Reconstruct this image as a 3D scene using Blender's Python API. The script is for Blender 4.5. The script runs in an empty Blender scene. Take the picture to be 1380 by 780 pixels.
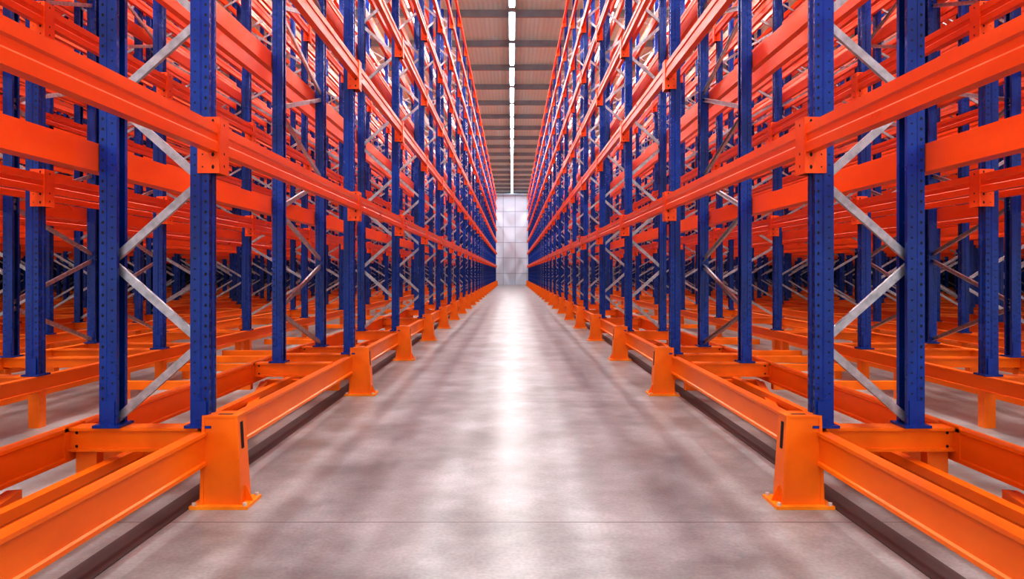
import bpy, math, random
from mathutils import Vector, Matrix
random.seed(7)
S = bpy.context.scene
S.view_settings.view_transform = 'Standard'
S.view_settings.look = 'None'
S.view_settings.exposure = 0.46
S.view_settings.gamma = 0.77

# ------------------------------------------------------------ materials
def new_mat(name):
    m = bpy.data.materials.new(name); m.use_nodes = True
    nt = m.node_tree
    return m, nt, nt.nodes['Principled BSDF']

def paint(name, c1, c2, rough=0.35, scale=3.0, spec=0.5, coat=0.0, streak=True):
    m, nt, b = new_mat(name)
    tc = nt.nodes.new('ShaderNodeTexCoord')
    mp = nt.nodes.new('ShaderNodeMapping')
    mp.inputs['Scale'].default_value = (1, .35, 1) if streak else (1, 1, 1)
    n = nt.nodes.new('ShaderNodeTexNoise'); n.inputs['Scale'].default_value = scale
    n.inputs['Detail'].default_value = 5
    r = nt.nodes.new('ShaderNodeValToRGB')
    r.color_ramp.elements[0].position = .3; r.color_ramp.elements[0].color = (*c1, 1)
    r.color_ramp.elements[1].position = .7; r.color_ramp.elements[1].color = (*c2, 1)
    mr = nt.nodes.new('ShaderNodeMapRange')
    mr.inputs['To Min'].default_value = rough - .08; mr.inputs['To Max'].default_value = rough + .1
    nt.links.new(tc.outputs['Object'], mp.inputs[0]); nt.links.new(mp.outputs[0], n.inputs['Vector'])
    nt.links.new(n.outputs['Fac'], r.inputs[0]); nt.links.new(r.outputs[0], b.inputs['Base Color'])
    nt.links.new(n.outputs['Fac'], mr.inputs['Value']); nt.links.new(mr.outputs[0], b.inputs['Roughness'])
    b.inputs['Specular IOR Level'].default_value = spec
    b.inputs['Coat Weight'].default_value = coat
    b.inputs['Coat Roughness'].default_value = .18
    return m

M_ORB = paint('orange_base_paint', (.80, .18, .004), (.93, .25, .008), .33, 4, .4, .05)
M_PLT = paint('yellow_orange_plate', (.85, .27, .01), (.95, .36, .015), .35, 6, .4)
M_OR = paint('orange_beam_paint', (.76, .092, .007), (.90, .14, .013), .30, 4, .38, .06)
M_BL = paint('blue_upright_paint', (.001, .030, .24), (.004, .060, .38), .26, 5, .42, .10, streak=False)
M_GAL = paint('galvanised_steel', (.32, .34, .37), (.55, .57, .61), .36, 25, streak=False)
M_GAL.node_tree.nodes['Principled BSDF'].inputs['Metallic'].default_value = .65
M_DK = paint('dark_slot', (.004, .005, .012), (.008, .009, .02), .6, 5)
M_STRIP = paint('floor_strip_dark', (.07, .060, .062), (.11, .096, .098), .5, 8)  # dark tone of the strip on the floor
M_BOLT = paint('zinc_bolt', (.5, .5, .5), (.65, .65, .63), .3, 9)
M_PUR = paint('purlin_grey', (.20, .34, .41), (.26, .42, .50), .5, 3)

def concrete():
    m, nt, b = new_mat('polished_concrete')
    N = nt.nodes.new; L = nt.links.new
    tc = N('ShaderNodeTexCoord')
    a = N('ShaderNodeTexNoise'); a.inputs['Scale'].default_value = 1.7; a.inputs['Detail'].default_value = 6
    a.inputs['Roughness'].default_value = .55; a.inputs['Distortion'].default_value = 0
    L(tc.outputs['Object'], a.inputs['Vector'])
    d = N('ShaderNodeTexNoise'); d.inputs['Scale'].default_value = 6; d.inputs['Detail'].default_value = 7
    d.inputs['Roughness'].default_value = .6
    L(tc.outputs['Object'], d.inputs['Vector'])
    c = N('ShaderNodeTexNoise'); c.inputs['Scale'].default_value = 60; c.inputs['Detail'].default_value = 4
    L(tc.outputs['Object'], c.inputs['Vector'])
    r = N('ShaderNodeValToRGB')
    r.color_ramp.interpolation = 'EASE'
    e = r.color_ramp.elements
    e[0].position = .22; e[0].color = (.180, .190, .188, 1)
    e[1].position = .78; e[1].color = (.380, .420, .433, 1)
    L(a.outputs['Fac'], r.inputs[0])
    r2 = N('ShaderNodeValToRGB')
    r2.color_ramp.interpolation = 'EASE'
    r2.color_ramp.elements[0].position = .25; r2.color_ramp.elements[0].color = (.40, .40, .40, 1)
    r2.color_ramp.elements[1].position = .75; r2.color_ramp.elements[1].color = (.60, .60, .60, 1)
    L(d.outputs['Fac'], r2.inputs[0])
    m0 = N('ShaderNodeMixRGB'); m0.blend_type = 'OVERLAY'; m0.inputs[0].default_value = .6
    L(r.outputs[0], m0.inputs[1]); L(r2.outputs[0], m0.inputs[2])
    mx = N('ShaderNodeMixRGB'); mx.blend_type = 'OVERLAY'; mx.inputs[0].default_value = .3
    L(m0.outputs[0], mx.inputs[1]); L(c.outputs['Fac'], mx.inputs[2])
    sx = N('ShaderNodeSeparateXYZ'); L(tc.outputs['Object'], sx.inputs[0])
    ad = N('ShaderNodeMath'); ad.operation = 'ADD'; ad.inputs[1].default_value = 31.3 - 3.34 + 1.565
    L(sx.outputs['Y'], ad.inputs[0])
    mo = N('ShaderNodeMath'); mo.operation = 'MODULO'; mo.inputs[1].default_value = 3.13; L(ad.outputs[0], mo.inputs[0])
    sb = N('ShaderNodeMath'); sb.operation = 'SUBTRACT'; sb.inputs[1].default_value = 1.565; L(mo.outputs[0], sb.inputs[0])
    ab = N('ShaderNodeMath'); ab.operation = 'ABSOLUTE'; L(sb.outputs[0], ab.inputs[0])
    lt = N('ShaderNodeMath'); lt.operation = 'LESS_THAN'; lt.inputs[1].default_value = .0045; L(ab.outputs[0], lt.inputs[0])
    mj = N('ShaderNodeMixRGB'); mj.inputs[2].default_value = (.11, .11, .11, 1)
    L(lt.outputs[0], mj.inputs[0]); L(mx.outputs[0], mj.inputs[1])
    L(mj.outputs[0], b.inputs['Base Color'])
    mr = N('ShaderNodeMapRange'); mr.inputs['To Min'].default_value = .265; mr.inputs['To Max'].default_value = .38
    L(a.outputs['Fac'], mr.inputs['Value']); L(mr.outputs[0], b.inputs['Roughness'])
    bp = N('ShaderNodeBump'); bp.inputs['Strength'].default_value = .04; bp.inputs['Distance'].default_value = .01
    L(c.outputs['Fac'], bp.inputs['Height']); L(bp.outputs[0], b.inputs['Normal'])
    b.inputs['Specular IOR Level'].default_value = .55
    return m
M_FL = concrete()

def corr():
    m, nt, b = new_mat('corrugated_roof_sheet')
    N = nt.nodes.new; L = nt.links.new
    tc = N('ShaderNodeTexCoord')
    w = N('ShaderNodeTexWave'); w.wave_type = 'BANDS'; w.bands_direction = 'X'; w.inputs['Scale'].default_value = 2.2
    L(tc.outputs['Object'], w.inputs['Vector'])
    r = N('ShaderNodeValToRGB'); r.color_ramp.elements[0].color = (.40, .84, .94, 1); r.color_ramp.elements[1].color = (.45, .92, .98, 1)
    L(w.outputs['Fac'], r.inputs[0]); L(r.outputs[0], b.inputs['Base Color'])
    bp = N('ShaderNodeBump'); bp.inputs['Strength'].default_value = .2; bp.inputs['Distance'].default_value = .03
    L(w.outputs['Fac'], bp.inputs['Height']); L(bp.outputs[0], b.inputs['Normal'])
    b.inputs['Roughness'].default_value = .5
    return m
M_CE = corr()

def flat(name, c, rough=.5, emit=0):
    m, nt, b = new_mat(name)
    n = nt.nodes.new('ShaderNodeTexNoise'); n.inputs['Scale'].default_value = 2
    mx = nt.nodes.new('ShaderNodeMixRGB'); mx.inputs[1].default_value = (*c, 1)
    mx.inputs[2].default_value = (*[x * .9 for x in c], 1)
    nt.links.new(n.outputs['Fac'], mx.inputs[0]); nt.links.new(mx.outputs[0], b.inputs['Base Color'])
    b.inputs['Roughness'].default_value = rough
    if emit:
        b.inputs['Emission Color'].default_value = (.95, .98, 1, 1)
        b.inputs['Emission Strength'].default_value = emit
    return m
M_WH = flat('white_panel', (.68, .80, .92))
M_SEAM = flat('panel_seam_grey', (.44, .54, .66))
M_WALL = flat('wall_panel_grey', (.07, .09, .16))
M_LED = flat('led_tube', (.9, .9, .9), .5, 10)

# ------------------------------------------------------------ mesh builder
class MB:
    def __init__(s): s.v = []; s.f = []; s.m = []; s.mats = []
    def mi(s, m):
        if m not in s.mats: s.mats.append(m)
        return s.mats.index(m)
    def add(s, vs, fs, mat):
        o = len(s.v); s.v += [tuple(v) for v in vs]; k = s.mi(mat)
        for f in fs: s.f.append([i + o for i in f]); s.m.append(k)
    def box(s, x0, x1, y0, y1, z0, z1, mat, top=None):
        t = top or (x0, x1, y0, y1)
        vs = [(x0,y0,z0),(x1,y0,z0),(x1,y1,z0),(x0,y1,z0),(t[0],t[2],z1),(t[1],t[2],z1),(t[1],t[3],z1),(t[0],t[3],z1)]
        s.add(vs, [(0,3,2,1),(4,5,6,7),(0,1,5,4),(1,2,6,5),(2,3,7,6),(3,0,4,7)], mat)
    def prism(s, prof, p0, p1, U, V, mat):
        p0 = Vector(p0); p1 = Vector(p1); U = Vector(U); V = Vector(V); n = len(prof)
        vs = [p0 + U * a + V * b for a, b in prof] + [p1 + U * a + V * b for a, b in prof]
        fs = [(i, (i + 1) % n, n + (i + 1) % n, n + i) for i in range(n)]
        fs += [tuple(range(n - 1, -1, -1)), tuple(range(n, 2 * n))]
        s.add(vs, fs, mat)
    def quadpoly(s, c, U, V, ru, rv, n, mat, rot=0):
        c = Vector(c); U = Vector(U); V = Vector(V)
        vs = [c + U * ru * math.cos(rot + 2 * math.pi * i / n) + V * rv * math.sin(rot + 2 * math.pi * i / n) for i in range(n)]
        s.add(vs, [tuple(range(n))], mat)
    def mesh(s, name):
        me = bpy.data.meshes.new(name); me.from_pydata(s.v, [], s.f)
        for m in s.mats: me.materials.append(m)
        me.polygons.foreach_set('material_index', s.m)
        import bmesh
        bm = bmesh.new(); bm.from_mesh(me)
        bmesh.ops.recalc_face_normals(bm, faces=[f for f in bm.faces]); bm.to_mesh(me); bm.free()
        me.update(); return me

def obj(name, me, parent=None, loc=(0,0,0), scale=(1,1,1)):
    o = bpy.data.objects.new(name, me); S.collection.objects.link(o)
    o.location = loc; o.scale = scale
    if parent: o.parent = parent
    return o
def empty(name):
    o = bpy.data.objects.new(name, None); S.collection.objects.link(o); return o

def offset_path(path, t):
    n = len(path); out = []
    for i in range(n):
        p = Vector(path[i]).to_2d()
        ds = []
        if i > 0: ds.append((p - Vector(path[i-1])).normalized())
        if i < n - 1: ds.append((Vector(path[i+1]) - p).normalized())
        ns = [Vector((-d.y, d.x)) for d in ds]
        if len(ns) == 1: out.append(p + ns[0] * t)
        else:
            b = (ns[0] + ns[1]).normalized(); out.append(p + b * (t / max(.3, b.dot(ns[0]))))
    return [tuple(q) for q in out]

Z0, ZT = .385, 8.45
def make_upright():
    b = MB()
    path = [(.088,.026),(.088,.05),(.042,.05),(.035,.043),(.0,.043),(.0,.02),(.008,.013),(.008,-.013),(0,-.02),(0,-.043),(.035,-.043),(.042,-.05),(.088,-.05),(.088,-.026)]
    inner = offset_path(path, .003)
    prof = path + inner[::-1]
    b.prism(prof, (0,0,Z0), (0,0,ZT), (1,0,0), (0,1,0), M_BL)
    z = Z0 + .08
    while z < ZT - .05:
        for y in (-.031, .031):
            b.quadpoly((-.0008, y, z), (0,1,0), (0,0,1), .006, .012, 6, M_DK)
        for sy in (-1, 1):
            b.quadpoly((.017, sy * .0438, z), (1,0,0), (0,0,1), .006, .008, 6, M_DK)
            b.quadpoly((.066, sy * .0508, z + .025), (1,0,0), (0,0,1), .005, .005, 6, M_DK)
        z += .05
    b.box(-.02, .11, -.07, .07, Z0 - .008, Z0 + .004, M_BL)
    for sy in (-1, 1):
        b.box(.01, .08, sy*.052 - .003, sy*.052 + .003, Z0, Z0 + .12, M_BL)
    return b.mesh('upright_mesh')
ME_UP = make_upright()

CH = [(-.019,-.011),(.019,-.011),(.019,.011),(.015,.011),(.015,-.007),(-.015,-.007),(-.015,.011),(-.019,.011)]
def make_zig(dx, dy, half, name, first=0):
    b = MB(); z = Z0 + .02; k = first
    A = Vector((0,0,0)); B = Vector((dx,dy,0)); d = (B - A).normalized()
    nrm = Vector((-d.y, d.x, 0))
    def bar(p, q):
        t = (q - p).normalized(); side = nrm.cross(t).normalized()
        b.prism(CH, p, q, side, nrm, M_GAL)
        for e in (p, q):
            for sg in (-1, 1):
                b.prism([(.009*math.cos(a*math.pi/3), .009*math.sin(a*math.pi/3)) for a in range(6)], e + nrm*(.012*sg) , e + nrm*(.022*sg), side, t, M_BOLT)
    while z < ZT - half:
        if k % 2 == 0: bar(B + Vector((0,0,z)), A + Vector((0,0,z + half - .04)))
        else: bar(A + Vector((0,0,z)), B + Vector((0,0,z + half - .04)))
        z += half; k += 1
    return b.mesh(name)
ME_ZIG = make_zig(.40, 0, .395, 'frame_bracing')
ME_ZIGW = make_zig(.95, 0, .6, 'frame_bracing_wide')

BP = [(0,0),(.05,0),(.05,.045),(.043,.053),(.043,.082),(.05,.09),(.05,.135),(0,.135)]
BB = [(0,0),(.06,0),(.06,.016),(.05,.022),(.05,.138),(.06,.144),(.06,.16),(0,.16)]
BS = [(a, c * .72 + .045) for a, c in BB]

def make_bracket():
    b = MB()
    b.box(-.056, -.051, -.055, .055, -.10, .17, M_OR)
    for sy in (-1, 1):
        y0, y1 = sorted((sy*.053, sy*.060))
        b.box(-.056, .05, y0, y1, -.10, .17, M_OR)
        for z in (-.07, -.01, .05, .11, .15):
            b.quadpoly((-.025, sy*.0605, z), (1,0,0), (0,0,1), .007, .011, 6, M_DK)
            b.quadpoly((.025, sy*.0605, z), (1,0,0), (0,0,1), .004, .004, 6, M_DK)
    for z in (-.06, .0, .14):
        b.quadpoly((-.0565, 0, z), (0,1,0), (0,0,1), .008, .008, 6, M_DK)
    return b.mesh('beam_bracket_mesh')
ME_BR = make_bracket()

def make_post():
    b = MB()
    b.box(-.176, .018, -.105, .03, .012, .430, M_ORB, top=(-.152, .012, -.095, .02))
    b.box(-.157, .014, -.10, .03, .428, .438, M_ORB)
    b.box(-.218, .060, -.140, .06, 0, .016, M_PLT)
    b.box(-.181, -.165, -.109, -.100, .014, .43, M_ORB, top=(-.155, -.141, -.099, -.090))
    b.box(.004, .022, -.109, -.100, .014, .43, M_ORB, top=(0, .014, -.099, -.090))
    b.box(-.210, -.174, -.045, -.037, .016, .09, M_ORB, top=(-.176, -.168, -.045, -.037))
    def face_x(z): return -.176 + .024 * (z - .012) / .418 - .0015
    z0, z1 = .27, .40
    b.add([(face_x(z0), -.06, z0), (face_x(z0), -.025, z0), (face_x(z1), -.025, z1), (face_x(z1), -.06, z1)], [(0,1,2,3)], M_DK)
    b.add([(-.12,-.07,.4385),(-.05,-.07,.4385),(-.05,-.045,.4385),(-.12,-.045,.4385)], [(0,1,2,3)], M_DK)
    for x, y in ((-.200, -.124), (.042, -.124), (-.200, .043), (.042, .043)):
        b.prism([(.010*math.cos(a*math.pi/3), .010*math.sin(a*math.pi/3)) for a in range(6)], (x, y, .016), (x, y, .030), (1,0,0), (0,1,0), M_BOLT)
    return b.mesh('anchor_post_mesh')
ME_POST = make_post()

LEV = [1.70, 2.91, 4.0, 5.08, 6.1, 7.1, 8.05]
YEND = 70.5
def frames_reg(y0, step): 
    L = []; y = y0
    while y < YEND - 1: L.append(y); y += step
    return L

FD = [.35, 3.62, 6.87] + frames_reg(9.6, 2.76)

for s in (-1, 1):
    # ---------------- rack A (aisle rack)
    P = empty('pallet_rack')
    XA, XR = 1.46, 1.99
    n = 0
    for i, y in enumerate(FD):
        obj('upright_%d' % n, ME_UP, P, (s * XA, y, 0), (s, 1, 1)); n += 1
        obj('anchor_post_%d' % i, ME_POST, P, (s * (XA + .01), y + .03, 0), (s, 1, 1))
        for z in LEV:
            obj('bracket', ME_BR, P, (s * XA, y, z), (s, 1, 1))
    RD = [.35, 3.62, 6.2, 7.55] + FD[3:]
    for y in RD:
        obj('upright_%d' % n, ME_UP, P, (s * XR, y, 0), (-s, 1, 1)); n += 1
    for y in [.35, 3.62] + FD[3:]:
        obj('bracing', ME_ZIG, P, (s * (XA + .07), y, 0), (s, 1, 1))
    zl = make_zig(0, 1.35, .42, 'side_bracing')
    obj('bracing', zl, P, (s * (XR - .05), 6.2, 0))
    b = MB()
    for z in LEV:
        b.prism(BP, (s*XA, -2.5, z), (s*XA, YEND, z), (-s,0,0), (0,0,1), M_OR)
    for z in LEV:
        b.prism(BP, (s*(XR+.005), -2.5, z - .09), (s*(XR+.005), YEND, z - .09), (s,0,0), (0,0,1), M_OR)
        b.prism(BP, (s*(XR+.25), -2.5, z - .04), (s*(XR+.25), YEND, z - .04), (s,0,0), (0,0,1), M_OR)
    obj('shelf_beams', b.mesh('shelf_beams'), P)
    b = MB()
    b.prism(BB, (s*(XA+.06), -2.5, .200), (s*(XA+.06), YEND, .200), (-s,0,0), (0,0,1), M_ORB)
    b.prism(BB, (s*(XR+.20), -2.5, .215), (s*(XR+.20), YEND, .215), (-s,0,0), (0,0,1), M_ORB)
    b.prism(BP, (s*(XR-.02), -2.5, .08), (s*(XR-.02), YEND, .08), (-s,0,0), (0,0,1), M_ORB)
    for y in sorted(set(FD + RD)):
        xs = sorted((s*(XA+.05), s*(XR+.16)))
        b.box(xs[0], xs[1], y - .055, y + .055, .362, .376, M_ORB)
        b.box(xs[0], xs[1], y - .040, y + .040, .275, .362, M_ORB)
        b.box(xs[0], xs[1], y - .055, y + .055, .262, .276, M_ORB)
        xq = sorted((s*(XR+.14), s*(XR+.155)))
        b.box(xq[0], xq[1], y - .085, y + .085, .23, .385, M_ORB)
        for q in (.285, .35):
            b.quadpoly((s*(XR+.11), y - .0405, q), (1,0,0), (0,0,1), .008, .008, 6, M_DK)
        b.box(xs[0], xs[1], y + .25, y + .32, .10, .19, M_ORB)
    for y in FD:
        xq = sorted((s*(XR+.02), s*(XR+.12)))
        b.box(xq[0], xq[1], y - .03, y + .03, 0, .262, M_ORB)
    for i in range(len(FD) - 1):
        y0, y1 = FD[i] + .4, FD[i+1] - .4
        p0 = Vector((s*(XA+.08), y0, .12)); p1 = Vector((s*(XR+.17), y1, .12))
        t = (p1 - p0).normalized(); sd = Vector((-t.y, t.x, 0))
        b.prism([(-.03,0),(.03,0),(.03,.06),(-.03,.06)], p0, p1, sd, (0,0,1), M_ORB)
    obj('base_frame', b.mesh('base_frame'), P)

    # ---------------- deep racks
    racks = [(3.42, 4.5, [5.4, 7.3, 9.7] + frames_reg(12.4, 2.7), [6.6, 7.9, 9.4] + frames_reg(12.4, 2.7))]
    for j, (xa, xb) in enumerate([(5.6, 6.6), (7.4, 8.4), (9.2, 10.2), (11.1, 12.1), (13.1, 14.1), (15.2, 16.2), (17.4, 18.4), (19.7, 20.7), (22, 23)]):
        y0 = xa / .80 + random.uniform(-.5, .5)
        D = frames_reg(y0, 2.2)
        racks.append((xa, xb, D, D))
    for j, (xa, xb, DA, DB) in enumerate(racks):
        P = empty('pallet_rack')
        k = 0
        for y in DA:
            obj('upright_%d' % k, ME_UP, P, (s*xa, y, 0), (s, 1, 1)); k += 1
            if j == 0:
                for z in LEV[:4]:
                    obj('bracket', ME_BR, P, (s*xa, y, z), (s, 1, 1))
        for y in DB:
            obj('upright_%d' % k, ME_UP, P, (s*xb, y, 0), (-s, 1, 1)); k += 1
        for y in DA:
            if y in DB:
                obj('bracing', ME_ZIGW, P, (s*(xa+.03), y, 0), (s, 1, 1))
        if j == 0:
            zz = make_zig(0, 1.3, .45, 'side_bracing')
            obj('bracing', zz, P, (s*(xb-.05), 6.6, 0))
            obj('bracing', zz, P, (s*(xb-.05), 8.0, 0))
        b = MB(); dz = random.uniform(-.06, .06) if j else 0
        ys = -1.0 if j < 2 else 2.0
        for z in LEV:
            b.prism(BP, (s*xa, ys, z+dz), (s*xa, YEND, z+dz), (-s,0,0), (0,0,1), M_OR)
            b.prism(BP, (s*xb, ys, z+dz-.03), (s*xb, YEND, z+dz-.03), (s,0,0), (0,0,1), M_OR)
            if j < 4:
                b.prism(BP, (s*(xa+.5), ys, z+dz+.02), (s*(xa+.5), YEND, z+dz+.02), (-s,0,0), (0,0,1), M_OR)
        obj('shelf_beams', b.mesh('shelf_beams'), P)
        b = MB()
        b.prism(BS, (s*(xa+.05), ys, .215), (s*(xa+.05), YEND, .215), (-s,0,0), (0,0,1), M_ORB)
        b.prism(BS, (s*(xb+.05), ys, .215), (s*(xb+.05), YEND, .215), (-s,0,0), (0,0,1), M_ORB)
        if j < 3:
            b.box(*sorted((s*(xa+.5), s*(xa+.56))), ys, YEND, .10, .17, M_ORB)
            xc = xa - (.75 if j == 0 else .5)
            b.box(*sorted((s*xc, s*(xc+.06))), ys, YEND, .10, .17, M_ORB)
        for y in sorted(set(DA + DB)):
            xs = sorted((s*(xa+.02), s*(xb+.07)))
            b.box(xs[0], xs[1], y - .055, y + .055, .362, .376, M_ORB)
            b.box(xs[0], xs[1], y - .035, y + .035, .285, .362, M_ORB)
            xl = sorted((s*(xa - (1.2 if j == 0 else .9)), s*(xa+.02)))
            b.box(xl[0], xl[1], y + .9, y + .96, .13, .20, M_ORB)
            for xx in (xa + .035, xb + .02):
                xq = sorted((s*(xx-.04), s*(xx+.04)))
                b.box(xq[0], xq[1], y - .04, y + .04, 0, .27, M_ORB)
        obj('base_frame', b.mesh('base_frame'), P)

# ------------------------------------------------------------ shell
W = 24.5; YB, YF = -6.0, 72.0; CZ = 8.95
b = MB(); b.box(-W, W, YB, YF, -.2, 0, M_FL); obj('floor', b.mesh('floor'))
b = MB(); b.box(-W, W, YB, YF, CZ, CZ + .15, M_CE); obj('ceiling', b.mesh('ceiling'))
b = MB(); b.box(-W, W, YF, YF + .2, 0, CZ, M_WH)
for i in range(-8, 9):
    b.box(i*1.15 - .03 + .3, i*1.15 + .03 + .3, YF - .02, YF, 0, CZ, M_SEAM)
z = 1.1
while z < CZ:
    b.box(-W, W, YF - .02, YF, z - .03, z + .03, M_SEAM); z += 1.5
obj('wall_back', b.mesh('wall_back'))
for nm, s in (('wall_left', -1), ('wall_right', 1)):
    b = MB(); xs = sorted((s*W, s*(W+.2))); b.box(xs[0], xs[1], YB, YF, 0, CZ, M_WALL); obj(nm, b.mesh(nm))
b = MB(); y = -4.0
while y < YF - .5:
    b.box(-W, W, y - .03, y + .03, CZ - .20, CZ, M_PUR); b.box(-W, W, y - .05, y + .05, CZ - .21, CZ - .195, M_PUR); y += 2.9
obj('ceiling_purlins', b.mesh('ceiling_purlins'))
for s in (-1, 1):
    b = MB(); xs = sorted((s*1.535, s*1.66))  # thin dark strip on the floor along each base beam
    b.box(xs[0], xs[1], YB, YEND, 0.0, .004, M_STRIP); obj('floor_strip', b.mesh('floor_strip'))

# ------------------------------------------------------------ lights
def strip(x, power, seglen=2.5, y1=68):
    b = MB(); y = -4.8
    while y < YF - 2.5:
        b.box(x - .10, x + .10, y, y + seglen, CZ - .33, CZ - .27, M_PUR)
        b.box(x - .07, x + .07, y + .05, y + seglen - .05, CZ - .37, CZ - .33, M_LED)
        y += 2.9
    o = obj('ceiling_strip_light', b.mesh('ceiling_strip_light'))
    ld = bpy.data.lights.new('strip_lamp', 'AREA'); ld.shape = 'RECTANGLE'; ld.size = .3; ld.size_y = y1 + 5
    ld.energy = power; ld.color = (1, .985, .97)
    l = bpy.data.objects.new('lamp', ld); S.collection.objects.link(l)
    l.location = (x, (y1 - 5) / 2, CZ - .39); l.parent = o
strip(0, 1250)
for x, p in ((2.85, 2000), (5.05, 1700), (8.8, 1500), (12.6, 1300)):
    strip(x, p); strip(-x, p)
# added fill lamp and housing, put in to brighten the end wall
b = MB(); b.box(-2.2, 2.2, 69.2, 69.4, CZ - .45, CZ - .3, M_PUR)
end_fill_box = obj('end_wall_fill', b.mesh('end_wall_fill'))
ld = bpy.data.lights.new('end_fill', 'AREA'); ld.shape = 'RECTANGLE'; ld.size = 4.2; ld.size_y = .3; ld.energy = 105; ld.color = (.93, .97, 1)
l = bpy.data.objects.new('end_fill_lamp', ld); S.collection.objects.link(l)
l.location = (0, 69.0, CZ - .5); l.rotation_euler = (math.radians(20), 0, 0); l.parent = end_fill_box

w = bpy.data.worlds.new('World'); S.world = w; w.use_nodes = True
w.node_tree.nodes['Background'].inputs[0].default_value = (.97, .98, 1, 1)
w.node_tree.nodes['Background'].inputs[1].default_value = 1.15

cam = bpy.data.cameras.new('camera'); co = bpy.data.objects.new('camera', cam); S.collection.objects.link(co)
co.location = (0, 0, 1.12); co.rotation_euler = (math.radians(90), 0, 0)
cam.sensor_width = 36; cam.lens = 36 * 1000 / 1380; cam.shift_y = -22 / 1380
S.camera = co
